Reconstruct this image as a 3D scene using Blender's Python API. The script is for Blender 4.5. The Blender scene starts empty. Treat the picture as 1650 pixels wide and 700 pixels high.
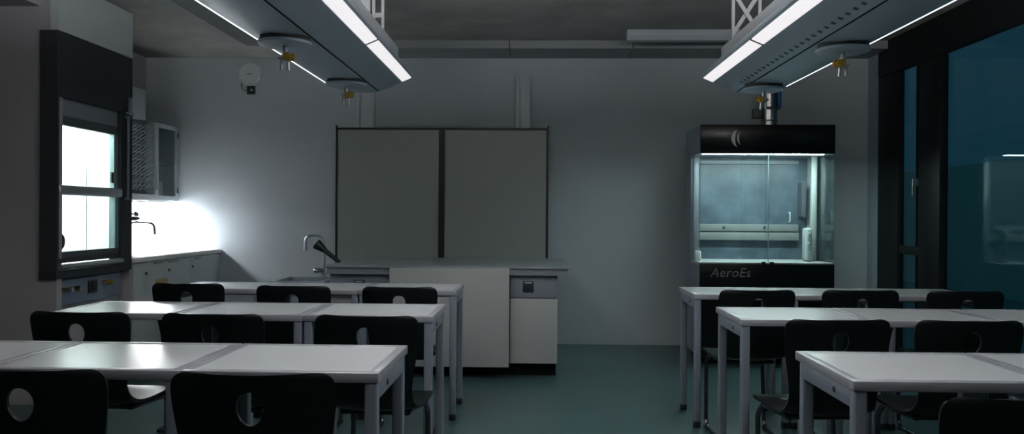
import bpy, bmesh, math, random
from mathutils import Vector, Matrix
random.seed(4)
SC = bpy.context.scene
COL = SC.collection
PI = math.pi

# ------------------------------------------------------------------ materials
def mat(name, col, rough=.5, metal=0., spec=.5, noise=0., nscale=8., bump=0., bscale=60., ncol=None, emit=None, estr=0.):
    m = bpy.data.materials.new(name); m.use_nodes = True
    nt = m.node_tree; b = nt.nodes['Principled BSDF']
    b.inputs['Base Color'].default_value = (*col, 1)
    b.inputs['Roughness'].default_value = rough
    b.inputs['Metallic'].default_value = metal
    b.inputs['Specular IOR Level'].default_value = spec
    tc = None
    if noise or bump:
        tc = nt.nodes.new('ShaderNodeTexCoord')
    if noise:
        n = nt.nodes.new('ShaderNodeTexNoise'); n.inputs['Scale'].default_value = nscale
        n.inputs['Detail'].default_value = 6; n.inputs['Roughness'].default_value = .6
        nt.links.new(tc.outputs['Object'], n.inputs['Vector'])
        r = nt.nodes.new('ShaderNodeValToRGB')
        c2 = ncol or tuple(c * (1 - noise) for c in col)
        r.color_ramp.elements[0].position = .35; r.color_ramp.elements[1].position = .68
        r.color_ramp.elements[0].color = (*c2, 1); r.color_ramp.elements[1].color = (*col, 1)
        nt.links.new(n.outputs['Fac'], r.inputs['Fac'])
        nt.links.new(r.outputs['Color'], b.inputs['Base Color'])
    if bump:
        n = nt.nodes.new('ShaderNodeTexNoise'); n.inputs['Scale'].default_value = bscale
        nt.links.new(tc.outputs['Object'], n.inputs['Vector'])
        bp = nt.nodes.new('ShaderNodeBump'); bp.inputs['Strength'].default_value = bump
        bp.inputs['Distance'].default_value = .01
        nt.links.new(n.outputs['Fac'], bp.inputs['Height'])
        nt.links.new(bp.outputs['Normal'], b.inputs['Normal'])
    if emit:
        b.inputs['Emission Color'].default_value = (*emit, 1)
        b.inputs['Emission Strength'].default_value = estr
    return m

def glass(name, tint, refl=.08, rough=.0):
    m = bpy.data.materials.new(name); m.use_nodes = True
    nt = m.node_tree; nt.nodes.clear()
    o = nt.nodes.new('ShaderNodeOutputMaterial'); mx = nt.nodes.new('ShaderNodeMixShader')
    t = nt.nodes.new('ShaderNodeBsdfTransparent'); t.inputs['Color'].default_value = (*tint, 1)
    g = nt.nodes.new('ShaderNodeBsdfGlossy'); g.inputs['Roughness'].default_value = rough
    lw = nt.nodes.new('ShaderNodeLayerWeight'); lw.inputs['Blend'].default_value = .5     # 1 - |cos|
    pw = nt.nodes.new('ShaderNodeMath'); pw.operation = 'POWER'; pw.inputs[1].default_value = 5.
    ma = nt.nodes.new('ShaderNodeMath'); ma.operation = 'MULTIPLY_ADD'; ma.inputs[1].default_value = 1 - refl / 2; ma.inputs[2].default_value = refl / 2
    nt.links.new(lw.outputs['Facing'], pw.inputs[0]); nt.links.new(pw.outputs[0], ma.inputs[0])
    nt.links.new(ma.outputs[0], mx.inputs['Fac'])
    nt.links.new(t.outputs['BSDF'], mx.inputs[1]); nt.links.new(g.outputs['BSDF'], mx.inputs[2])
    nt.links.new(mx.outputs['Shader'], o.inputs['Surface'])
    return m

M = {}
M['wall']     = mat('wall_paint', (.43, .48, .52), .75, spec=.2, bump=.05, bscale=180)
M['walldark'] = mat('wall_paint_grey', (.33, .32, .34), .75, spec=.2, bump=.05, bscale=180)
M['panel']    = mat('white_panel', (.42, .47, .49), .5)
M['concrete'] = mat('concrete', (.34, .33, .325), .85, spec=.2, noise=.26, nscale=2.3, bump=.25, bscale=35)
M['soffit']   = mat('soffit_board', (.27, .29, .31), .8, spec=.2)
M['floor']    = mat('linoleum', (.045, .088, .092), .30, noise=.14, nscale=3.0, bump=.02, bscale=90)
M['black']    = mat('black_plastic', (.008, .010, .011), .42)
M['blacklac'] = mat('black_lacquer', (.004, .006, .007), .2, spec=.3)
M['chair']    = mat('black_shell', (.004, .006, .007), .36, spec=.3)
M['tube']     = mat('dark_chrome', (.10, .11, .12), .25, metal=.9)
M['casing']   = mat('anthracite', (.024, .031, .038), .6)
M['casing2']  = mat('anthracite_light', (.06, .07, .08), .4)
M['grey']     = mat('grey_steel', (.20, .225, .27), .45)
M['legs']     = mat('bluegrey_steel', (.15, .175, .215), .42)
M['alu']      = mat('aluminium', (.55, .57, .60), .3, metal=.9)
M['chrome']   = mat('chrome', (.6, .6, .62), .15, metal=1.)
M['white']    = mat('white_laminate', (.66, .66, .655), .45)
M['cream']    = mat('pale_laminate', (.36, .375, .37), .5)
M['dtop']     = mat('desk_laminate', (.45, .47, .485), .24)
M['dedge']    = mat('desk_edging', (.25, .258, .29), .3)
M['board']    = mat('whiteboard_enamel', (.29, .32, .31), .35)
M['bench']    = mat('bench_stoneware', (.24, .27, .30), .28)
M['bluepan']  = mat('bluegrey_panel', (.20, .25, .33), .45)
M['socket']   = mat('dark_socket', (.02, .025, .03), .4)
M['yellow']   = mat('yellow_knob', (.34, .21, .015), .4)
M['sticker']  = mat('yellow_sticker', (.50, .37, .16), .6, noise=.3, nscale=60)
M['brass']    = mat('brass', (.55, .42, .22), .3, metal=1.)
M['wing']     = mat('wing_sheet', (.37, .45, .52), .36)
M['winglite'] = mat('wing_light_sheet', (.50, .53, .57), .4)
M['slot']     = mat('vent_slot_grey', (.09, .105, .11), .8)
M['rail']     = mat('rail_grey', (.15, .165, .165), .45)
M['apwhite']  = mat('device_white', (.56, .62, .64), .5)
M['stile']    = mat('greenish_stile', (.17, .26, .26), .4)
M['hang']     = mat('hanger_grey', (.16, .175, .19), .5)
M['apgrey']   = mat('light_grey_laminate', (.30, .33, .33), .4)
M['dark']     = mat('dark_gap', (.006, .007, .008), .8, spec=.1)
M['ductsteel']= mat('galvanised_steel', (.50, .50, .50), .25, metal=1., noise=.3, nscale=30)
M['blue']     = mat('blue_strap', (.01, .10, .33), .45)
M['darkduct'] = mat('dark_raceway', (.07, .08, .08), .7)
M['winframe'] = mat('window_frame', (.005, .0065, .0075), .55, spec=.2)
M['pier']     = mat('pier_paint', (.27, .32, .36), .7, spec=.2)
M['steel']    = mat('hood_back_steel', (.085, .12, .155), .4, noise=.55, nscale=4.)
M['lampoff']  = mat('lamp_housing', (.36, .40, .45), .5)
M['text']     = mat('grey_lettering', (.20, .22, .23), .4)
M['emblem']   = mat('silver_emblem', (.5, .53, .55), .3, metal=.3)
M['ext']      = mat('exterior_render', (.80, .84, .70), .9)
M['extground']= mat('exterior_ground', (.3, .45, .42), .9)
M['pane']     = glass('clear_glass', (.93, .98, .97), .075)
M['panehood'] = glass('hood_glass', (.90, .97, .97), .085)
M['panewin']  = glass('window_glass', (.70, .88, .90), .05)
M['cabglass'] = glass('cabinet_glass', (.75, .80, .80), .09, .05)
M['lens']     = mat('lamp_lens', (.8, .8, .8), .5, emit=(1, .96, .98), estr=.40)
M['edgeglow'] = mat('edge_glow', (.8, .8, .8), .5, emit=(1, .98, 1), estr=1.0)  # emission for the wing edge that catches the uplight
M['uplamp']   = mat('uplight_lens', (.8, .8, .8), .5, emit=(1, .985, .96), estr=34)
M['hoodlamp'] = mat('hood_lamp', (.8, .8, .8), .5, emit=(.94, 1, .98), estr=15)
M['aerolamp'] = mat('aero_lamp', (.8, .8, .8), .5, emit=(.84, 1, .95), estr=95)
M['sinklamp'] = mat('cabinet_lamp', (.8, .8, .8), .5, emit=(.97, 1, 1), estr=56)

# ------------------------------------------------------------------ mesh builder
class MB:
    def __init__(s, org=(0, 0, 0)):
        s.bm = bmesh.new(); s.o = Vector(org)
    def box(s, x0, x1, y0, y1, z0, z1, bev=0., seg=2):
        r = bmesh.ops.create_cube(s.bm, size=1.)
        vs = r['verts']
        for v in vs:
            v.co = Vector(((x0 + x1) / 2 + v.co.x * (x1 - x0), (y0 + y1) / 2 + v.co.y * (y1 - y0), (z0 + z1) / 2 + v.co.z * (z1 - z0))) - s.o
        if bev:
            es = {e for v in vs for e in v.link_edges}
            bmesh.ops.bevel(s.bm, geom=list(es), offset=bev, segments=seg, affect='EDGES', profile=.5)
        return s
    def cyl(s, a, b, r, r2=None, n=20, caps=True):
        a = Vector(a) - s.o; b = Vector(b) - s.o; d = b - a
        q = d.to_track_quat('Z', 'Y').to_matrix().to_4x4()
        m = Matrix.Translation((a + b) / 2) @ q
        bmesh.ops.create_cone(s.bm, cap_ends=caps, segments=n, radius1=r, radius2=r if r2 is None else r2, depth=d.length, matrix=m)
        return s
    def ball(s, c, r, sx=1, sy=1, sz=1):
        m = Matrix.Translation(Vector(c) - s.o) @ Matrix.Diagonal((sx, sy, sz, 1))
        bmesh.ops.create_uvsphere(s.bm, u_segments=18, v_segments=12, radius=r, matrix=m)
        return s
    def tube(s, pts, r, n=10, sub=5):
        P = [Vector(p) - s.o for p in pts]
        # round the corners by quadratic blending
        path = [P[0]]
        for i in range(1, len(P) - 1):
            a, b, c = P[i - 1], P[i], P[i + 1]
            l = min((b - a).length, (c - b).length) * .45; l = min(l, .06)
            s0 = b + (a - b).normalized() * l; s1 = b + (c - b).normalized() * l
            for k in range(sub + 1):
                t = k / sub
                path.append(s0 * (1 - t) ** 2 + b * 2 * t * (1 - t) + s1 * t * t)
        path.append(P[-1])
        rings = []; up = None
        for i, p in enumerate(path):
            d = (path[min(i + 1, len(path) - 1)] - path[max(i - 1, 0)]).normalized()
            if up is None:
                up = d.orthogonal().normalized()
            up = (up - d * up.dot(d)).normalized(); sd = d.cross(up)
            rings.append([s.bm.verts.new(p + (up * math.cos(2 * PI * k / n) + sd * math.sin(2 * PI * k / n)) * r) for k in range(n)])
        for a, b in zip(rings, rings[1:]):
            for k in range(n):
                s.bm.faces.new((a[k], a[(k + 1) % n], b[(k + 1) % n], b[k]))
        s.bm.faces.new(rings[0][::-1]); s.bm.faces.new(rings[-1])
        return s
    def prism_y(s, prof, y0, y1):              # profile in (x, z), extruded along Y
        A = [s.bm.verts.new(Vector((x, y0, z)) - s.o) for x, z in prof]
        B = [s.bm.verts.new(Vector((x, y1, z)) - s.o) for x, z in prof]
        n = len(prof)
        for k in range(n):
            s.bm.faces.new((A[k], A[(k + 1) % n], B[(k + 1) % n], B[k]))
        s.bm.faces.new(A[::-1]); s.bm.faces.new(B)
        return s
    def prism_x(s, prof, x0, x1):              # profile in (y, z), extruded along X
        A = [s.bm.verts.new(Vector((x0, y, z)) - s.o) for y, z in prof]
        B = [s.bm.verts.new(Vector((x1, y, z)) - s.o) for y, z in prof]
        n = len(prof)
        for k in range(n):
            s.bm.faces.new((A[k], A[(k + 1) % n], B[(k + 1) % n], B[k]))
        s.bm.faces.new(A[::-1]); s.bm.faces.new(B)
        return s
    def prism_z(s, prof, z0, z1):
        A = [s.bm.verts.new(Vector((x, y, z0)) - s.o) for x, y in prof]
        B = [s.bm.verts.new(Vector((x, y, z1)) - s.o) for x, y in prof]
        n = len(prof)
        for k in range(n):
            s.bm.faces.new((A[k], A[(k + 1) % n], B[(k + 1) % n], B[k]))
        s.bm.faces.new(A[::-1]); s.bm.faces.new(B)
        return s
    def build(s, name, m, parent=None, smooth=True):
        bmesh.ops.recalc_face_normals(s.bm, faces=s.bm.faces)
        me = bpy.data.meshes.new(name); s.bm.to_mesh(me); s.bm.free()
        if smooth:
            for p in me.polygons: p.use_smooth = True
            me.set_sharp_from_angle(angle=math.radians(35))
        me.materials.append(M[m] if isinstance(m, str) else m)
        o = bpy.data.objects.new(name, me); COL.objects.link(o)
        if parent: o.parent = parent
        else: o.location = s.o
        return o

def tag(o, label=None, cat=None, group=None, kind=None):
    if label: o['label'] = label
    if cat: o['category'] = cat
    if group: o['group'] = group
    if kind: o['kind'] = kind
    return o
class Thing:
    def __init__(s, name, loc, label, cat, group=None, rz=0):
        s.o = bpy.data.objects.new(name, None); COL.objects.link(s.o)
        s.o.empty_display_size = .1
        s.o.location = loc; s.loc = Vector(loc)
        s.o.rotation_euler.z = rz
        tag(s.o, label, cat, group)
    def mb(s): return MB(s.loc)               # parts are written in world coordinates
    def sub(s, mb, name, m, parent): return mb.build(name, m, parent)
    def part(s, mb, name, m, parent=None): return mb.build(name, m, parent or s.o)
def copy_tree(o, parent=None):
    c = o.copy(); COL.objects.link(c)
    if parent: c.parent = parent
    for ch in list(o.children): copy_tree(ch, c)
    return c
def struct(mb, name, m):
    o = mb.build(name, m, None, smooth=False); o['kind'] = 'structure'; return o
def SE(name, loc=(0, 0, 0)):
    o = bpy.data.objects.new(name, None); COL.objects.link(o); o.location = loc; o['kind'] = 'structure'; o.empty_display_size = .1
    return o

# ------------------------------------------------------------------ room shell
YB, XR, ZC = 8.15, 3.33, 2.96
struct(MB((0, 0, 0)).box(-6.2, 3.6, -2.2, 8.4, -.15, 0), 'floor', 'floor')
struct(MB().box(-1.7, 3.7, -2.2, 8.4, ZC, ZC + .15).box(-6.2, -1.7, -2.2, 8.4, 2.89, 3.11), 'ceiling', 'concrete')
struct(MB().box(-4.2, 3.40, YB, YB + .2, 0, ZC), 'wall_back', 'wall')
struct(MB().box(-6.2, 3.6, -2.2, -2.0, 0, ZC), 'wall_front', 'wall')
lw = MB()
lw.box(-6.0, -3.21, 5.35, 5.41, 0, 2.89)                       # end wall beside the built-in hood
lw.box(-6.0, -3.21, 6.325, 6.36, 0, 2.89)
lw.box(-6.0, -3.29, 5.41, 6.325, 0, .84)
lw.box(-6.0, -4.05, 5.41, 6.325, .84, 2.89)
lw.box(-4.2, -3.97, 6.36, YB, 0, 2.89)                         # niche wall with the sink counter
struct(lw, 'wall_left', 'walldark')
struct(MB().box(-6.2, -6.0, -2.2, 5.41, 0, 2.89), 'wall_side', 'walldark')
struct(MB().box(-6.0, -3.33, -2.0, 5.35, 2.69, 2.89), 'trim_1', 'walldark')     # dropped soffit at the left
sf = MB()
for a, b in ((-1.7, -.244), (-.236, .926), (.934, XR)):
    sf.box(a, b, 7.66, YB, 2.885, ZC)
struct(sf, 'trim_2', 'soffit')
struct(MB().box(-3.26, -3.2, 5.345, 6.345, 2.53, 2.885), 'trim_3', 'panel')
# right wall: pier, lintel, wall beside the camera
struct(MB().box(XR, 3.37, 7.87, 8.15, 0, ZC), 'wall_right', 'pier')
struct(MB().box(XR - .02, 3.37, 1.2, 7.87, 2.64, ZC), 'trim_4', 'winframe')  # lintel lies in shadow; that shade is put into its near-black colour
struct(MB().box(XR, 3.6, -2.2, 1.2, 0, ZC).box(XR, 3.37, 1.2, 7.87, 0, .08), 'wall_window_side', 'pier')

def window(name, y0, y1, frame_boxes, handle=None):
    r = SE(name, (XR, (y0 + y1) / 2, .08))
    f = MB(r.location)
    for b in frame_boxes: f.box(*b, bev=.004)
    f.build('window_frame', 'winframe', r)
    MB(r.location).box(3.352, 3.362, y0 + .01, y1 - .01, .09, 2.63).build('pane', 'panewin', r)
    if handle:
        hy = handle
        MB(r.location).box(3.315, 3.345, hy - .012, hy + .012, 1.58, 1.64, bev=.004).box(3.295, 3.315, hy - .009, hy + .009, 1.49, 1.635, bev=.004).build('handle', 'alu', r)
    return r
window('window_1', 7.03, 7.44, [(3.31, 3.37, 7.44, 7.865, .085, 2.635), (3.342, 3.366, 7.148, 7.162, .1, 2.635), (3.325, 3.368, 7.03, 7.44, .97, 1.045), (3.325, 3.37, 7.03, 7.44, .085, .12)], 7.125)
window('window_2', 1.25, 6.66, [(3.30, 3.37, 6.66, 7.025, .085, 2.635), (3.33, 3.37, 1.25, 6.66, .085, .12), (3.3, 3.37, 1.21, 1.29, .085, 2.635), (3.30, 3.37, 3.3, 3.4, .085, 2.635)])
# outside
struct(MB((0, 0, 0)).box(3.6, 40, -20, 40, -.3, -.15), 'ground', 'extground')
struct(MB().box(8.5, 8.9, -6, 26, -.15, 2.35), 'wall_courtyard', 'ext')

# ------------------------------------------------------------------ built-in fume hood in the left wall
H = Thing('fume_hood', (-3.25, 5.85, .85), 'anthracite-framed fume hood set into the left wall, its white interior glaring bright', 'fume hood')
c = H.mb().box(-3.315, -3.195, 5.325, 5.347, .85, 2.525).box(-3.315, -3.2, 6.325, 6.345, .85, 2.525)
c.box(-3.315, -3.2, 5.347, 6.325, .85, .905).box(-3.315, -3.205, 5.347, 6.325, .955, .985)
c.box(-3.29, -3.2, 6.17, 6.325, .905, 2.085)
H.part(c, 'casing', 'casing')
H.part(H.mb().box(-3.315, -3.2, 5.347, 6.325, 2.085, 2.525, bev=.003), 'upper_panel', 'casing')
H.part(H.mb().box(-3.25, -3.23, 5.347, 6.17, 1.96, 2.085), 'fascia', 'grey')
s1 = H.part(H.mb().box(-3.26, -3.225, 5.347, 6.17, 1.90, 1.965), 'upper_sash', 'casing2')
H.sub(H.mb().box(-3.248, -3.243, 5.347, 6.12, 1.49, 1.90), 'pane', 'panehood', s1)
s2 = H.part(H.mb().box(-3.255, -3.215, 5.347, 6.17, .985, 1.03), 'lower_sash', 'casing2')
H.sub(H.mb().box(-3.238, -3.233, 5.347, 6.13, 1.03, 1.42), 'pane', 'panehood', s2)
H.part(H.mb().box(-3.26, -3.19, 5.347, 6.19, 1.42, 1.49, bev=.02, seg=4), 'sash_rail', 'alu')
H.part(H.mb().cyl((-3.19, 5.35, .930), (-3.19, 6.17, .930), .019).box(-3.21, -3.19, 5.36, 5.38, .92, .94).box(-3.21, -3.19, 6.12, 6.14, .92, .94), 'grip_bar', 'alu')
H.part(H.mb().cyl((-3.187, 6.255, 1.40), (-3.187, 6.255, 2.06), .009).box(-3.2, -3.178, 6.235, 6.275, 1.40, 1.42).box(-3.2, -3.178, 6.235, 6.275, 2.04, 2.06), 'guide_rod', 'grey')
H.part(H.mb().box(-3.2, -3.18, 6.27, 6.31, 2.10, 2.21, bev=.004).box(-3.2, -3.17, 6.24, 6.32, 2.075, 2.095, bev=.004), 'rod_bracket', 'grey')
H.part(H.mb().box(-3.24, -3.228, 6.09, 6.115, 1.53, 1.61), 'latch', 'black')
i = H.mb().box(-4.045, -4.03, 5.42, 6.315, .9, 2.1).box(-4.03, -3.33, 5.415, 5.425, .9, 2.1)
i.box(-4.03, -3.548, 6.305, 6.315, .9, 2.1).box(-3.542, -3.27, 6.305, 6.315, .9, 2.1).box(-4.03, -3.32, 5.42, 6.315, 2.08, 2.1)
H.part(i, 'liner', 'white')
H.part(H.mb().box(-4.03, -3.32, 5.43, 6.30, .9, .925), 'worktop', 'white')
H.part(H.mb().box(-3.85, -3.45, 5.50, 6.2, 2.06, 2.078), 'lamp', 'hoodlamp')
H.part(H.mb().cyl((-3.232, 5.405, 1.1), (-3.218, 5.405, 1.1), .055, n=24), 'cable_port', 'black')

H.sub(H.mb().box(-3.26, -3.225, 6.115, 6.17, 1.49, 1.90), 'stile', 'stile', s1); H.sub(H.mb().box(-3.255, -3.215, 6.115, 6.17, 1.03, 1.42), 'stile', 'stile', s2)
P = H.part(H.mb().box(-3.288, -3.262, 5.37, 6.29, .653, .828, bev=.003), 'service_panel', 'bluepan')
tag(P, 'blue-grey service panel with gas and power fittings')
def gas_valve(y, z, knob):
    H.sub(H.mb().cyl((-3.262, y, z), (-3.21, y, z), .014).cyl((-3.225, y, z), (-3.225, y + .055, z - .01), .009), 'valve', 'brass', P)
    H.sub(H.mb().cyl((-3.212, y, z), (-3.185, y, z), .022, .019, n=8), 'knob', knob, P)
gas_valve(5.50, .765, 'alu'); gas_valve(5.60, .765, 'brass')
H.sub(H.mb().box(-3.262, -3.245, 5.82, 5.93, .71, .80, bev=.004).cyl((-3.246, 5.875, .757), (-3.238, 5.875, .757), .03), 'power_socket', 'socket', P)
gas_valve(6.02, .775, 'yellow')

# ------------------------------------------------------------------ sink counter along the niche
def base_unit(y0, y1, doors, label):
    t = Thing('base_cabinet', (-3.58, (y0 + y1) / 2, 0), label, 'cabinet', 'base cabinets under the side counter')
    t.part(t.mb().box(-3.96, -3.225, y0, y1, .1, .895).box(-3.96, -3.28, y0, y1, 0, .1), 'carcass', 'white')
    n = len(doors)
    for (a, b, ha, hb, ly) in doors:
        d = t.part(t.mb().box(-3.222, -3.2, a + .003, b - .003, .11, .89, bev=.002), 'door', 'panel')
        t.sub(t.mb().box(-3.2, -3.188, ha, hb, .868, .88, bev=.003), 'handle', 'grey', d)
        t.sub(t.mb().cyl((-3.2, ly, .8), (-3.192, ly, .8), .012), 'lock', 'black', d)
    return t
base_unit(6.37, 7.46, [(6.37, 6.92, 6.72, 6.87, 6.58), (6.92, 7.46, 6.97, 7.17, 7.0)], 'wide two-door base cabinet beside the built-in hood, small yellow sticker on its front')
base_unit(7.465, 8.14, [(7.465, 8.14, 7.53, 7.66, 7.49)], 'narrow one-door base cabinet of the side counter, against the back wall')
tag(MB((-3.198, 6.86, .70)).box(-3.1995, -3.197, 6.745, 6.975, .655, .735).build('warning_sticker', 'sticker'), 'small yellow sticker on the front of the wide base cabinet', 'sticker')
C = Thing('counter_worktop', (-3.58, 7.25, .895), 'pale side counter worktop in the left niche under the bright wall lamp', 'worktop')
C.part(C.mb().box(-3.965, -3.185, 6.37, 8.145, .897, .937, bev=.004), 'slab', 'white')
C.part(C.mb().box(-3.965, -3.945, 6.37, 8.145, .937, .985), 'upstand', 'white')
Fc = Thing('wall_faucet', (-3.96, 7.35, 1.2), 'chrome swivel faucet on the niche wall above the side counter', 'faucet')
Fc.part(Fc.mb().cyl((-3.968, 7.35, 1.195), (-3.88, 7.35, 1.195), .026).cyl((-3.88, 7.35, 1.195), (-3.72, 7.35, 1.195), .024), 'body', 'chrome')
Fc.part(Fc.mb().tube([(-3.74, 7.35, 1.20), (-3.66, 7.35, 1.215), (-3.50, 7.35, 1.205), (-3.492, 7.35, 1.10)], .012), 'spout', 'chrome')
Fc.part(Fc.mb().cyl((-3.76, 7.35, 1.205), (-3.745, 7.35, 1.25), .022).ball((-3.69, 7.35, 1.25), .04, 1.5, .7, .5), 'lever', 'black')
K = Thing('gas_tap', (-3.9, 7.74, 1.3), 'small dark tap on the niche wall above the chrome faucet', 'tap')
K.part(K.mb().cyl((-3.968, 7.6, 1.29), (-3.80, 7.6, 1.29), .011), 'stem', 'chrome'); K.part(K.mb().ball((-3.79, 7.6, 1.29), .03, .7, 1, 1), 'knob', 'black')
K = Thing('soap_dish', (-3.93, 7.45, 1.0), 'little dark holder low on the niche wall over the counter', 'holder')
K.part(K.mb().box(-3.944, -3.80, 7.40, 7.48, .99, 1.03, bev=.006).box(-3.965, -3.944, 7.42, 7.46, .99, 1.05), 'tray', 'casing2')

# wall units above
W = Thing('wall_cabinet', (-3.80, 7.88, 1.42), 'narrow wall cabinet with a framed glass door in the left back corner', 'wall cabinet')
W.part(W.mb().box(-3.965, -3.95, 7.615, 8.13, 1.425, 2.17).box(-3.95, -3.65, 7.615, 7.63, 1.425, 2.17).box(-3.95, -3.65, 8.115, 8.13, 1.425, 2.17)
       .box(-3.95, -3.65, 7.63, 8.115, 1.425, 1.44).box(-3.95, -3.65, 7.63, 8.115, 2.155, 2.17), 'carcass', 'wall')
W.part(W.mb().box(-3.95, -3.67, 7.632, 8.113, 1.78, 1.795), 'shelf', 'wall')
d = W.part(W.mb().box(-3.645, -3.62, 7.615, 7.69, 1.425, 2.17).box(-3.645, -3.62, 8.06, 8.13, 1.425, 2.17).box(-3.645, -3.62, 7.69, 8.06, 1.425, 1.47).box(-3.645, -3.62, 7.69, 8.06, 2.13, 2.17), 'door', 'panel')
W.sub(W.mb().box(-3.636, -3.63, 7.69, 8.06, 1.47, 2.13), 'pane', 'cabglass', d)
W.sub(W.mb().box(-3.62, -3.605, 7.64, 7.66, 1.52, 1.68, bev=.004), 'handle', 'alu', d)
for z in (1.50, 2.06):
    W.sub(W.mb().cyl((-3.622, 8.10, z), (-3.622, 8.10, z + .05), .012), 'hinge', 'casing2', d)
tag(MB((-3.8, 7.85, 1.80)).box(-3.9, -3.70, 7.74, 7.80, 1.797, 1.98).build('folder', 'casing2'), 'dark upright item on the shelf behind the glass cabinet door', 'folder')
tag(MB((-3.8, 7.85, 1.45)).box(-3.88, -3.72, 7.80, 8.0, 1.4415, 1.62, bev=.01).build('storage_box', 'white'), 'pale box at the bottom of the glass-door wall cabinet', 'box')

R_ = Thing('drying_rack', (-3.8, 7.35, 1.42), 'grey laboratory drying rack with slanted pegs beside the glass wall cabinet', 'drying rack')
R_.part(R_.mb().box(-3.965, -3.70, 7.10, 7.605, 1.42, 2.17, bev=.004), 'back_board', 'grey')
pg = []
for k in range(9):
    z = 1.53 + k * .068
    R_.part(R_.mb().box(-3.70, -3.69, 7.12, 7.60, z - .004, z + .004), 'rail', 'alu')
    for j in range(6):
        y = 7.16 + j * .08
        pg.append(R_.part(R_.mb().cyl((-3.70, y, z - .02), (-3.61, y, z + .035), .006, n=8), 'peg', 'panel'))
R_.part(R_.mb().box(-3.72, -3.61, 7.10, 7.605, 1.42, 1.437).box(-3.625, -3.61, 7.10, 7.605, 1.437, 1.475), 'drip_tray', 'panel')
tag(MB((-3.78, 7.33, 2.17)).box(-3.93, -3.63, 7.12, 7.45, 2.171, 2.45, bev=.006).build('storage_box', 'panel'), 'plain white box standing on top of the drying rack', 'box')
L = Thing('cabinet_light', (-3.78, 7.8, 1.4), 'glaring white strip light under the glass-door wall cabinet', 'strip light')
L.part(L.mb().box(-3.90, -3.68, 7.63, 8.11, 1.405, 1.423), 'housing', 'white'); L.part(L.mb().box(-3.885, -3.695, 7.65, 8.09, 1.395, 1.405), 'lens', 'sinklamp')

# ------------------------------------------------------------------ back wall things
WB = Thing('whiteboard', (-.93, 8.1, .72), 'wide two-panel whiteboard in a thin black frame on the back wall', 'whiteboard')
x0, x1, z0, z1 = -1.985, .144, .74, 2.168
f = WB.mb().box(x0, x1, 8.025, 8.05, z1 - .022, z1).box(x0, x1, 8.025, 8.05, z0, z0 + .022)
f.box(x0, x0 + .022, 8.025, 8.05, z0 + .022, z1 - .022).box(x1 - .022, x1, 8.025, 8.05, z0 + .022, z1 - .022)
f.box(-.950, -.889, 8.018, 8.05, z0 + .022, z1 - .022)
WB.part(f, 'frame', 'black')
WB.part(WB.mb().box(x0 + .022, -.950, 8.03, 8.048, z0 + .022, z1 - .022), 'writing_panel', 'board')
WB.part(WB.mb().box(-.889, x1 - .022, 8.03, 8.048, z0 + .022, z1 - .022), 'writing_panel', 'board')
for a, b in ((-.183, -.04), (-1.79, -1.61)):
    WB.part(WB.mb().box(a, b, 8.085, 8.1495, .02, 2.69).box(a + .05, b - .004, 8.062, 8.085, .02, 2.69, bev=.003).box(a, a + .035, 8.062, 8.085, .02, 2.69, bev=.003), 'lift_rail', 'winglite')
for x in (x0 + .004, x1 - .004):
    WB.part(WB.mb().ball((x, 8.04, z1 + .012), .012), 'corner_stud', 'black')
AP = Thing('wall_device', (-2.886, 8.148, 2.70), 'round white disc-shaped device high on the back wall near the left corner', 'wall device')
pr = []
for k in range(40):
    a = 2 * PI * k / 40; e = .5
    pr.append((-2.885 + .108 * math.copysign(abs(math.cos(a)) ** .75, math.cos(a)), 2.715 + .108 * math.copysign(abs(math.sin(a)) ** .75, math.sin(a))))
b = AP.mb(); b.prism_y(pr, 8.10, 8.149)
sh = [e for e in b.bm.edges if all(abs(v.co.y + 8.148 - 8.10) < 1e-4 for v in e.verts)]
bmesh.ops.bevel(b.bm, geom=sh, offset=.018, segments=3, affect='EDGES')
AP.part(b, 'housing', 'apwhite')
AP.part(AP.mb().box(-2.915, -2.865, 8.097, 8.10, 2.712, 2.72), 'badge', 'casing2')
AP.part(AP.mb().tube([(-2.97, 8.14, 2.65), (-2.985, 8.14, 2.60), (-2.97, 8.14, 2.56), (-2.92, 8.14, 2.55)], .004), 'cable', 'casing2')
S = Thing('wall_socket', (-2.88, 8.148, 2.56), 'small dark square wall socket just under the round white device', 'socket')
S.part(S.mb().box(-2.925, -2.84, 8.13, 8.1495, 2.515, 2.60, bev=.005), 'plate', 'socket'); S.part(S.mb().cyl((-2.875, 8.131, 2.558), (-2.875, 8.126, 2.558), .012), 'plug_hole', 'panel')

CL = Thing('ceiling_light', (1.6, 7.2, 2.96), 'long unlit grey batten light across the ceiling near the back wall', 'ceiling light')
CL.part(CL.mb().box(.823, 2.35, 7.2, 7.34, 2.905, 2.96, bev=.004), 'housing', 'lampoff')
CL.part(CL.mb().prism_x([(7.205, 2.905), (7.225, 2.868), (7.315, 2.868), (7.335, 2.905)], .823, 2.35), 'diffuser', 'lampoff')
tag(MB((-2.2, 5, 2.85)).box(-2.575, -1.9, 0, 7.15, 2.80, 2.8895, bev=.004).build('ceiling_raceway', 'darkduct'), 'dark flat duct on the ceiling beside the left service wing', 'duct')

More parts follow.
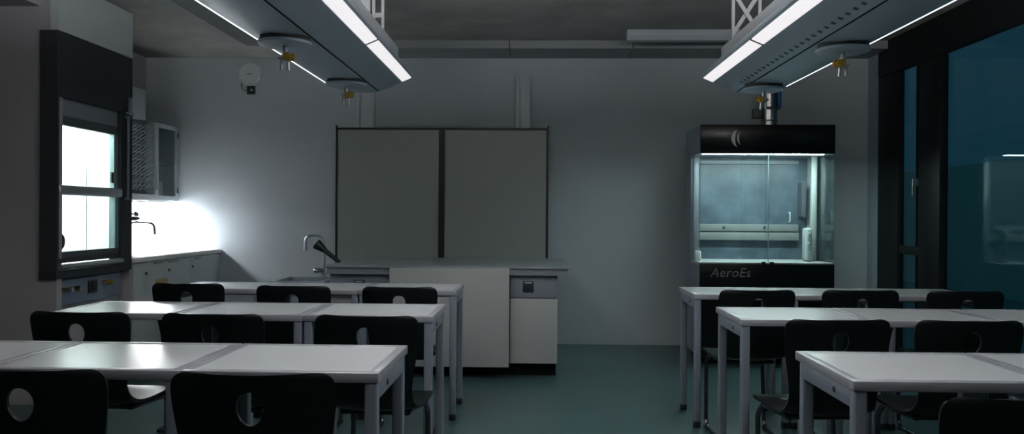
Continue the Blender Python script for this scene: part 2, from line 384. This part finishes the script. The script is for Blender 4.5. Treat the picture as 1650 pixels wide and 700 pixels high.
# ------------------------------------------------------------------ teacher's bench with sink
B = Thing('demonstration_bench', (-.7, 7.0, 0), "teacher's demonstration bench with grey top and tall white front panel facing the desks", 'bench')
B.part(B.mb().box(-1.665, .283, 6.40, 7.70, .872, .89, bev=.004), 'worktop', 'bench')
B.part(B.mb().box(-1.655, .275, 6.415, 7.68, .82, .872), 'apron', 'grey')
B.part(B.mb().box(-1.64, .195, 6.50, 7.6, .105, .82), 'carcass', 'cream')
B.part(B.mb().box(-1.63, .185, 6.55, 7.55, 0, .105), 'plinth', 'dark')
B.part(B.mb().box(-1.144, -.19, 6.385, 6.399, .092, .876, bev=.003).box(-1.1, -.24, 6.399, 6.5, .15, .2), 'front_panel', 'cream')
d = B.part(B.mb().box(-.184, .195, 6.47, 6.499, .11, .632, bev=.002), 'door', 'cream')
for (a, b_, sx) in ((-.184, .192, -.04), (-1.64, -1.15, -1.40)):
    q = B.part(B.mb().box(a, b_, 6.462, 6.499, .638, .818, bev=.002), 'socket_panel', 'grey')
    w = B.sub(B.mb().box(sx - .043, sx + .043, 6.452, 6.462, .683, .772, bev=.004), 'socket', 'socket', q)
    B.sub(B.mb().box(sx - .028, sx + .028, 6.446, 6.452, .755, .764), 'cover', 'panel', q)
SK = Thing('sink_cabinet', (-1.9, 6.65, 0), "low grey sink unit with gooseneck faucet at the left end of the teacher's bench", 'sink')
SK.part(SK.mb().box(-2.08, -1.668, 6.42, 6.90, .1, .66).box(-2.06, -1.69, 6.46, 6.88, 0, .1), 'cabinet', 'grey')
b = SK.mb().box(-2.11, -1.668, 6.37, 6.41, .725, .76).box(-2.11, -1.668, 6.86, 6.91, .725, .76).box(-2.11, -2.07, 6.41, 6.86, .725, .76).box(-1.72, -1.668, 6.41, 6.86, .725, .76)
b.box(-2.075, -1.69, 6.40, 6.87, .66, .68).box(-2.075, -2.065, 6.40, 6.87, .68, .726).box(-1.72, -1.69, 6.40, 6.87, .68, .726).box(-2.07, -1.70, 6.40, 6.41, .68, .726).box(-2.07, -1.70, 6.86, 6.87, .68, .726)
SK.part(b, 'basin', 'bench')
g = SK.part(SK.mb().cyl((-1.795, 6.885, .76), (-1.795, 6.885, .80), .03).tube([(-1.795, 6.885, .80), (-1.795, 6.885, 1.117), (-1.96, 6.885, 1.117), (-1.96, 6.885, .995)], .0115).cyl((-1.96, 6.885, 1.02), (-1.96, 6.885, .985), .015), 'faucet', 'alu')
SK.sub(SK.mb().cyl((-1.795, 6.86, .815), (-1.85, 6.86, .815), .018).ball((-1.86, 6.86, .815), .024), 'faucet_valve', 'chrome', g)
E_ = Thing('eye_wash_shower', (-1.70, 6.75, .89), 'black funnel-shaped eye-wash head tilted over the left end of the bench', 'eye-wash shower')
E_.part(E_.mb().cyl((-1.648, 6.76, .8905), (-1.648, 6.76, .915), .02).cyl((-1.648, 6.76, .905), (-1.758, 6.76, .992), .017, .02), 'handle', 'black')
E_.part(E_.mb().cyl((-1.758, 6.76, .992), (-1.828, 6.76, 1.045), .022, .046).cyl((-1.828, 6.76, 1.045), (-1.834, 6.76, 1.050), .046, .042), 'spray_head', 'black')

# ------------------------------------------------------------------ free-standing glass fume hood
A = Thing('fume_hood', (2.04, 7.42, 0), 'tall black and glass display fume hood standing right of the aisle, lit inside', 'fume hood')
X0, X1, Y0, Y1 = 1.455, 2.622, 7.10, 7.76
A.part(A.mb().box(X0 + .002, X1 - .002, Y0 + .02, Y1, .06, .865), 'base_cabinet', 'grey')
A.part(A.mb().box(X0 + .05, X1 - .05, Y0 + .07, Y1 - .05, 0, .06), 'plinth', 'dark')
bf = A.part(A.mb().box(X0, X1, Y0, Y0 + .02, .06, .886, bev=.004), 'base_front', 'blacklac')
A.part(A.mb().box(X0 + .004, X1 - .004, Y0 + .022, Y1 - .004, .866, .896), 'worktop', 'apgrey')
A.part(A.mb().box(X0, X1, Y0 + .02, Y1, 1.855, 2.10).box(X0, X0 + .02, 7.53, Y1, .866, 1.855).box(X1 - .02, X1, 7.53, Y1, .866, 1.855), 'housing', 'grey')
hf = A.part(A.mb().box(X0, X1, Y0 - .004, Y0 + .02, 1.852, 2.105, bev=.004), 'head_front', 'blacklac')
A.part(A.mb().box(X0 + .02, X1 - .02, 7.72, 7.74, .896, 1.855), 'back_panel', 'steel')
A.part(A.mb().box(X0 + .008, 2.052, Y0 + .004, Y0 + .010, .90, 1.852), 'front_pane', 'panehood')
A.part(A.mb().box(2.02, X1 - .004, Y0 + .012, Y0 + .018, .90, 1.852), 'front_pane', 'panehood')
A.part(A.mb().box(X0 + .002, X0 + .008, Y0 + .02, 7.53, .896, 1.855), 'side_pane', 'panehood')
A.part(A.mb().box(X1 - .008, X1 - .002, Y0 + .02, 7.53, .896, 1.855), 'side_pane', 'panehood')
A.part(A.mb().box(2.0475, 2.053, Y0 + .001, Y0 + .010, .90, 1.852), 'glass_edge', 'panel')
for sx in (X0 + .022, X1 - .068):
    A.part(A.mb().box(sx, sx + .046, 7.49, 7.53, .896, 1.855, bev=.003), 'corner_post', 'apgrey' if sx > 2 else 'grey')
A.part(A.mb().box(2.59, 2.60, 7.53, 7.72, .896, 1.855), 'liner', 'apgrey')
# sash at the back: two rails and two pull handles
A.part(A.mb().box(1.50, 2.50, 7.69, 7.72, 1.16, 1.228, bev=.004), 'sash_rail', 'rail')
A.part(A.mb().box(1.50, 2.50, 7.675, 7.72, 1.076, 1.15, bev=.004), 'sash_rail', 'rail')
for x in (1.80, 2.18):
    A.part(A.mb().cyl((x, 7.69, 1.196), (x, 7.682, 1.196), .011), 'sash_screw', 'black')
for x in (1.53, 2.42):
    A.part(A.mb().tube([(x, 7.718, 1.25), (x, 7.69, 1.25), (x, 7.69, 1.34), (x, 7.718, 1.34)], .006), 'sash_handle', 'panel')
A.part(A.mb().box(1.50, 2.50, 7.69, 7.72, 1.80, 1.83), 'baffle_rail', 'grey')
col = A.part(A.mb().box(2.455, 2.515, 7.34, 7.46, .896, 1.20, bev=.02, seg=4), 'service_column', 'apgrey')
for z in (.98, 1.06, 1.14):
    A.sub(A.mb().cyl((2.485, 7.34, z), (2.485, 7.315, z), .012), 'column_knob', 'grey', col)
A.part(A.mb().box(1.475, 1.53, 7.40, 7.47, .896, .985, bev=.01), 'fitting', 'white')
A.part(A.mb().box(2.50, 2.54, 7.60, 7.71, 1.30, 1.62), 'control_panel', 'casing2')
A.part(A.mb().box(1.50, 2.56, 7.20, 7.24, 1.8525, 1.8545), 'lamp', 'aerolamp')
for x in (2.01, 2.08):
    A.part(A.mb().box(x - .017, x + .017, Y0 - .006, Y0 + .014, .887, .906, bev=.003), 'pane_clip', 'black')
def text(th, body, loc, size, m, ext, shear, parent, name):
    cu = bpy.data.curves.new('lettering', 'FONT'); cu.body = body; cu.size = size; cu.extrude = ext; cu.shear = shear; cu.space_character = 1.06
    ob = bpy.data.objects.new('tmp', cu); COL.objects.link(ob)
    dg = bpy.context.evaluated_depsgraph_get()
    me = bpy.data.meshes.new_from_object(ob.evaluated_get(dg)); bpy.data.objects.remove(ob)
    me.transform(Matrix.Translation(Vector(loc) - th.loc) @ Matrix.Rotation(PI / 2, 4, 'X'))
    me.materials.append(M[m]); o = bpy.data.objects.new(name, me); COL.objects.link(o); o.parent = parent
    return o
text(A, 'AeroEs', (1.545, Y0 - .001, .772), .112, 'text', .0015, .22, bf, 'lettering')
def crescent(cx, cz, r, a0, a1, t, squeeze):
    out = []; inn = []
    for k in range(17):
        u = k / 16; a = a0 + (a1 - a0) * u
        w = t * math.sin(PI * u) ** .8 + .0012
        out.append((cx + math.cos(a) * r * squeeze, cz + math.sin(a) * r)); inn.append((cx + math.cos(a) * r * squeeze + w, cz + math.sin(a) * r))
    return out + inn[::-1]
em = A.mb()
em.prism_y(crescent(1.80, 1.983, .082, PI * .62, PI * 1.38, .03, .95), Y0 - .0065, Y0 - .0035)
em.prism_y(crescent(1.815, 1.985, .06, PI * .62, PI * 1.38, .017, .75), Y0 - .0065, Y0 - .0035)
A.sub(em, 'emblem', 'emblem', hf)
D = Thing('exhaust_duct', (2.15, 7.45, 2.1), 'shiny steel exhaust pipe rising from the top of the black glass hood', 'exhaust duct')
D.part(D.mb().cyl((2.148, 7.45, 2.1005), (2.148, 7.45, 2.885 + .0745), .073, n=32), 'pipe', 'ductsteel')
D.part(D.mb().cyl((2.148, 7.45, 2.275), (2.148, 7.45, 2.30), .085, n=32).cyl((2.148, 7.45, 2.101), (2.148, 7.45, 2.12), .088, n=32).cyl((2.148, 7.45, 2.17), (2.148, 7.45, 2.18), .078, n=32), 'clamp_ring', 'casing2')
D.part(D.mb().box(2.0, 2.078, 7.41, 7.49, 2.20, 2.285, bev=.006), 'damper_motor', 'casing2')
D.part(D.mb().box(2.222, 2.252, 7.42, 7.48, 2.29, 2.55, bev=.004), 'strap', 'blue')

# ------------------------------------------------------------------ ceiling service wings
LW, LSP = 2.1, 140
def wing(name, xi, sgn, discs, label, perf, hx):
    """xi = inner (lamp) edge, sgn = direction from lamp edge to outer edge"""
    t = Thing(name, (xi + sgn * .3, 3.6, 2.13), label, 'ceiling service wing', 'ceiling service wings')
    X = lambda u: xi + sgn * u
    ya, yb = 1.3, 5.5
    prof = [(0, 2.262), (0, 2.246), (.008, 2.240), (.078, 2.210), (.12, 2.189), (.16, 2.170), (.20, 2.154), (.232, 2.1445), (.234, 2.155), (.241, 2.155), (.243, 2.142), (.31, 2.133), (.42, 2.137), (.50, 2.152), (.575, 2.185), (.575, 2.20), (.50, 2.27), (.02, 2.285)]
    t.part(t.mb().prism_y([(X(u), z) for u, z in prof], ya, yb), 'body', 'wing')
    t.part(t.mb().box(min(X(.02), X(.50)), max(X(.02), X(.50)), ya, 5.01, 2.285, 2.342, bev=.003), 'upper_housing', 'winglite')
    for a, b in ((2.8, 3.9), (1.3, 2.3)):
        t.part(t.mb().box(min(X(.1), X(.45)), max(X(.1), X(.45)), a, b, 2.342, 2.352), 'uplight', 'uplamp')
    t.part(t.mb().prism_y([(X(.2335), 2.1455), (X(.2335), 2.153), (X(.2415), 2.153), (X(.2415), 2.1435)], ya, yb - .002), 'groove', 'dark')
    # lamp lenses: the tilted strip along the inner edge, in lengths with a dark joint
    for (a, b) in ((4.31, 5.485), (3.10, 4.28), (1.89, 3.07)):
        t.part(t.mb().prism_y([(X(.012), 2.2373), (X(.074), 2.2107), (X(.073), 2.2067), (X(.011), 2.2333)], a, b), 'lamp', 'lens')
        t.part(t.mb().prism_y([(X(.010), 2.239), (X(.076), 2.2115), (X(.076), 2.2065), (X(.010), 2.235)], a - .028, a - .003), 'lamp_joint', 'dark')
        ld = bpy.data.lights.new('lamp_light', 'AREA'); ld.shape = 'RECTANGLE'; ld.size = .06; ld.size_y = b - a; ld.energy = LW; ld.color = (.95, .98, 1); ld.spread = math.radians(LSP)
        lo = bpy.data.objects.new('lamp_light', ld); COL.objects.link(lo); lo.parent = t.o
        lo.matrix_local = Matrix.Translation(Vector((X(.042), (a + b) / 2, 2.215)) - t.loc) @ Matrix.Rotation(sgn * math.radians(22), 4, 'Y')
    t.part(t.mb().prism_y([(X(.570), 2.178), (X(.570), 2.188), (X(.580), 2.192), (X(.580), 2.183)], ya, yb - .01), 'lit_edge', 'edgeglow')  # glowing strip stands in for uplight caught along the outer edge
    if perf:
        y = 1.6
        while y < 5.25:
            t.part(t.mb().prism_y([(X(.180), 2.1606), (X(.180), 2.1625), (X(.198), 2.1555), (X(.198), 2.1532)], y, y + .024), 'vent_slot', 'slot'); y += .083
    for (dx, dy) in discs:
        d = t.part(t.mb().cyl((dx, dy, 2.118), (dx, dy, 2.106), .128, .125, n=40).cyl((dx, dy, 2.106), (dx, dy, 2.098), .125, .10, n=40), 'outlet_disc', 'wing')
        t.sub(t.mb().cyl((dx, dy, 2.16), (dx, dy, 2.118), .112, .122, n=40), 'disc_neck', 'darkduct', d)
        g = t.mb().cyl((dx, dy, 2.100), (dx, dy, 2.055), .012).box(dx - .03, dx + .03, dy - .018, dy + .018, 2.035, 2.058, bev=.006)
        g.cyl((dx - .014, dy, 2.04), (dx - .018, dy, 1.985), .008).cyl((dx + .014, dy, 2.04), (dx + .016, dy, 1.985), .008)
        t.sub(g, 'gas_tap', 'alu', d)
        t.sub(t.mb().cyl((dx - sgn * .02, dy - .01, 2.047), (dx - sgn * .02, dy - .045, 2.045), .022, .019, n=12).cyl((dx - sgn * .045, dy, 2.047), (dx, dy, 2.047), .018, n=12), 'tap_knob', 'yellow', d)
    ztop = ZC
    for yy in (4.9, 2.6):
        h = t.mb()
        for x in hx: h.box(x - .009, x + .009, yy - .009, yy + .009, 2.342, ztop)
        a, b = hx
        if sgn > 0:
            for lo_ in (2.40, 2.66):
                for za, zb, o_ in ((lo_, lo_ + .25, .006), (lo_ + .25, lo_, -.006)):
                    dv = Vector((b - a, 0, zb - za)).normalized(); nrm = Vector((-dv.z, 0, dv.x)) * .012
                    p0, p1 = Vector((a, yy, za)), Vector((b, yy, zb))
                    h.prism_y([((p0 + nrm).x, (p0 + nrm).z), ((p1 + nrm).x, (p1 + nrm).z), ((p1 - nrm).x, (p1 - nrm).z), ((p0 - nrm).x, (p0 - nrm).z)], yy - .003 + o_, yy + .003 + o_)
        else:
            t.part(t.mb().box(-1.13, -1.0, yy - .02, yy + .02, 2.342, ztop, bev=.003), 'cable_duct', 'hang')
            h.box(-.985, -.925, yy - .004, yy + .004, 2.5, 2.53).box(-.985, -.925, yy - .004, yy + .004, 2.75, 2.78)
        t.part(h, 'hanger', 'hang')
    return t
wing('service_wing', 1.129, 1, [(1.46, 5.19), (1.50, 3.97)], 'right-hand grey ceiling service wing with bright lamp strip and a row of vent slots', True, (1.194, 1.353))
wing('service_wing', -.829, -1, [(-1.18, 5.03), (-1.19, 3.82)], 'left-hand grey ceiling service wing with bright lamp strip, beside the dark ceiling duct', False, (-.926, -.982))

# ------------------------------------------------------------------ student desks
DW, DD, DH = .598, .528, .82
def make_desk(w, label):
    t = Thing('student_desk', (0, 0, 0), label, 'desk', 'white student desks in rows')
    x, y = w / 2, DD / 2
    t.part(MB().box(-x + .032, x - .032, -y + .032, y - .032, .792, DH - .0015), 'desk_top', 'dtop')
    e = MB(); z0, z1 = .789, DH
    e.box(-x, x, -y, -y + .032, z0, z1, bev=.004).box(-x, x, y - .032, y, z0, z1, bev=.004)
    e.box(-x, -x + .032, -y + .03, y - .03, z0, z1, bev=.004).box(x - .032, x, -y + .03, y - .03, z0, z1, bev=.004)
    t.part(e, 'edge_frame', 'dedge')
    for s in (-1, 1):
        r = t.part(MB().box(s * (x - .012) - .008, s * (x - .012) + .008, -y + .04, y - .06, .735, .789, bev=.003), 'side_rail', 'legs')
        MB().cyl((s * (x - .005), -y + .16, .762), (s * (x - .0005), -y + .16, .762), .009).build('bolt', 'black', r)
    t.part(MB().box(-x + .03, x - .03, y - .062, y - .045, .735, .789), 'back_rail', 'legs')
    for sx in (-1, 1):
        for (yy) in (-y + .023, y - .055):
            cx = sx * (x - .024)
            l = t.part(MB().box(cx - .02, cx + .02, yy - .02, yy + .02, .035, .789, bev=.007, seg=3), 'leg', 'legs')
            MB().box(cx - .021, cx + .021, yy - .021, yy + .021, 0, .04, bev=.005).build('foot_cap', 'black', l)
    return t.o
rows = [  # side, index, x of aisle-side edge, y of front edge, pitch, count, rotation
    ('left', 'nearest', -.462, 2.42, .613, 3, -.012), ('left', 'middle', -.470, 3.79, .622, 3, -.006), ('left', 'far', -.482, 5.07, .624, 3, -.004),
    ('right', 'nearest', .938, 2.385, .600, 2, 0), ('right', 'middle', .968, 3.78, .603, 3, .0), ('right', 'far', .988, 4.975, .590, 3, .0)]
protos = {}
pos = ['at the aisle end', 'in the middle', 'at the outer end']
where = {('left', 'nearest'): 'the nearest left-hand row', ('left', 'middle'): 'the middle left-hand desk row', ('left', 'far'): "the left row by the bench",
         ('right', 'nearest'): 'the nearest right-hand row', ('right', 'middle'): 'the middle right-hand desk row', ('right', 'far'): 'the right row by the glass hood'}
for side, rk, xe, yf, pitch, n, rot in rows:
    sg = -1 if side == 'left' else 1
    w = pitch - .002
    for k in range(n):
        key = round(w, 3)
        lab = 'white student desk %s of %s' % (pos[k], where[(side, rk)])
        if side == 'right' and rk == 'nearest' and k == 1: lab = 'white-topped student desk second from the aisle in the nearest right-hand row'
        if key in protos: o = copy_tree(protos[key])
        else: o = protos[key] = make_desk(w, lab)
        o['label'] = lab
        dx = sg * (pitch * (k + .5) - .001)
        o.location = (xe + dx * math.cos(rot), yf + DD / 2 + dx * math.sin(rot), 0); o.rotation_euler.z = rot

# ------------------------------------------------------------------ chairs
def shell_mesh():
    rows_ = [  # y, z, half width, side lift(z), side forward(y)
        (.215, .440, .150, 0, 0), (.222, .462, .180, 0, 0), (.205, .480, .196, .0, 0), (.15, .487, .204, .004, 0), (.07, .480, .207, .010, 0),
        (-.02, .471, .206, .014, 0), (-.10, .468, .203, .018, .0), (-.155, .474, .198, .02, .004), (-.195, .495, .188, .016, .012), (-.222, .535, .180, .008, .020),
        (-.240, .585, .180, 0, .026), (-.252, .640, .188, 0, .030), (-.262, .70, .199, 0, .032), (-.270, .75, .207, 0, .033), (-.277, .80, .213, 0, .034), (-.283, .84, .2155, 0, .034), (-.288, .865, .213, 0, .034), (-.290, .880, .203, -.001, .034), (-.2915, .888, .180, -.002, .034)]
    N = 14
    bm = bmesh.new(); G = []
    for (y, z, hw, lz, fy) in rows_:
        G.append([bm.verts.new((hw * (2 * j / N - 1), y + fy * abs(2 * j / N - 1) ** 2, z + lz * abs(2 * j / N - 1) ** 2.5)) for j in range(N + 1)])
    for a, b in zip(G, G[1:]):
        for j in range(N):
            bm.faces.new((a[j], a[j + 1], b[j + 1], b[j]))
    bmesh.ops.recalc_face_normals(bm, faces=bm.faces)
    me = bpy.data.meshes.new('shell'); bm.to_mesh(me); bm.free()
    ob = bpy.data.objects.new('tmp', me); COL.objects.link(ob)
    s = ob.modifiers.new('s', 'SUBSURF'); s.levels = 2
    so = ob.modifiers.new('t', 'SOLIDIFY'); so.thickness = .011; so.offset = 0
    # egg-shaped grip hole
    cb = bmesh.new(); pr = []
    for k in range(32):
        a = 2 * PI * k / 32; r = .036 * (1 + .10 * math.sin(a))
        pr.append((r * math.cos(a), .797 + .045 * math.sin(a)))
    A_ = [cb.verts.new((x, -.5, z)) for x, z in pr]; B_ = [cb.verts.new((x, -.1, z)) for x, z in pr]
    for k in range(32): cb.faces.new((A_[k], A_[(k + 1) % 32], B_[(k + 1) % 32], B_[k]))
    cb.faces.new(A_[::-1]); cb.faces.new(B_); bmesh.ops.recalc_face_normals(cb, faces=cb.faces)
    cm = bpy.data.meshes.new('cut'); cb.to_mesh(cm); cb.free()
    co = bpy.data.objects.new('cut', cm); COL.objects.link(co)
    bo = ob.modifiers.new('b', 'BOOLEAN'); bo.object = co; bo.operation = 'DIFFERENCE'; bo.solver = 'EXACT'
    dg = bpy.context.evaluated_depsgraph_get()
    out = bpy.data.meshes.new_from_object(ob.evaluated_get(dg))
    bpy.data.objects.remove(ob); bpy.data.objects.remove(co)
    for p in out.polygons: p.use_smooth = True
    out.set_sharp_from_angle(angle=math.radians(50))
    out.materials.clear(); out.materials.append(M['chair'])
    return out
def make_chair(label):
    t = Thing('student_chair', (0, 0, 0), label, 'chair', 'black shell chairs at the student desks')
    me = shell_mesh(); me.name = 'seat_shell'
    o = bpy.data.objects.new('seat_shell', me); COL.objects.link(o); o.parent = t.o
    for s in (-1, 1):
        x = s * .165
        l = t.part(MB().tube([(x * .8, -.10, .452), (x * .95, .06, .452), (x, .145, .452), (x * 1.05, .19, .40), (x * 1.08, .165, .0125), (x * 1.08, -.24, .0125)], .0115, sub=7), 'leg', 'tube')
        for yy in (.13, -.21):
            MB().box(x * 1.08 - .016, x * 1.08 + .016, yy - .03, yy + .03, 0, .018, bev=.005).build('glide', 'black', l)
    t.part(MB().tube([(-.178, -.235, .0125), (-.1, -.24, .0125), (.1, -.24, .0125), (.178, -.235, .0125)], .0112), 'cross_bar', 'tube')
    t.part(MB().box(-.15, .15, -.105, -.055, .444, .462, bev=.004).box(-.16, .16, .06, .10, .446, .468, bev=.004), 'seat_bracket', 'black')
    return t.o
chairs = [  # x, y of the backrest top, rotation (deg), label
    (-1.337, 2.08, 0, 'black shell chair at the middle desk of the left row nearest the camera'),
    (-.725, 2.06, 1, 'black shell chair at the aisle-end desk of the left row nearest the camera'),
    (-1.89, 3.30, -2, 'black shell chair farthest left in the middle left-hand row, its seat shining'),
    (-1.318, 3.27, -2, 'black shell chair at the middle desk of the middle left-hand row'),
    (-.68, 3.26, -3, 'black shell chair at the aisle-end desk of the middle left-hand row'),
    (-2.03, 4.68, 0, "black shell chair farthest left in the left row nearest the bench"),
    (-1.375, 4.58, 0, "black shell chair at the middle desk of the left row nearest the bench"),
    (-.76, 4.56, 0, "black shell chair at the aisle-end desk of the left row nearest the bench"),
    (1.155, 1.88, 3, 'black shell chair pulled up to the right-hand desk row nearest the camera'),
    (1.228, 3.27, 3, 'black shell chair at the aisle-end desk of the middle right-hand row'),
    (1.755, 3.28, 0, 'black shell chair at the middle desk of the middle right-hand row'),
    (1.26, 4.56, 2, 'black shell chair at the aisle-end desk of the right row by the glass hood'),
    (1.85, 4.60, 0, 'black shell chair at the middle desk of the right-hand row before the glass hood'),
    (2.435, 4.60, 0, 'black shell chair nearest the windows in the right-hand row before the glass hood')]
first = None
for (x, y, a, lab) in chairs:
    if first is None: o = first = make_chair(lab)
    else: o = copy_tree(first)
    o['label'] = lab
    r = math.radians(a); off = Vector((0, .27, 0)); off.rotate(Matrix.Rotation(r, 3, 'Z').to_euler())
    o.location = (x + off.x, y + off.y, 0); o.rotation_euler.z = r

# ------------------------------------------------------------------ dusk outside, camera, view
w = bpy.data.worlds.new('dusk'); SC.world = w; w.use_nodes = True
bg = w.node_tree.nodes['Background']; bg.inputs['Color'].default_value = (.11, .38, .56, 1); bg.inputs['Strength'].default_value = .05

cd = bpy.data.cameras.new('camera'); cam = bpy.data.objects.new('camera', cd); COL.objects.link(cam)
cd.sensor_fit = 'HORIZONTAL'; cd.sensor_width = 36.; cd.lens = 36. * 1300. / 1650.
cd.clip_start = .05; cd.clip_end = 200
Rm = Matrix.Rotation(math.radians(1.54), 4, 'Z') @ Matrix.Rotation(PI / 2 - math.radians(.13), 4, 'X') @ Matrix.Rotation(.006, 4, 'Z')
cam.matrix_world = Matrix.Translation((0, 0, 1.3)) @ Rm
SC.camera = cam
vs = SC.view_settings; vs.view_transform = 'Standard'; vs.look = 'None'; vs.exposure = 1.03; vs.gamma = 1.; vs.use_curve_mapping = False
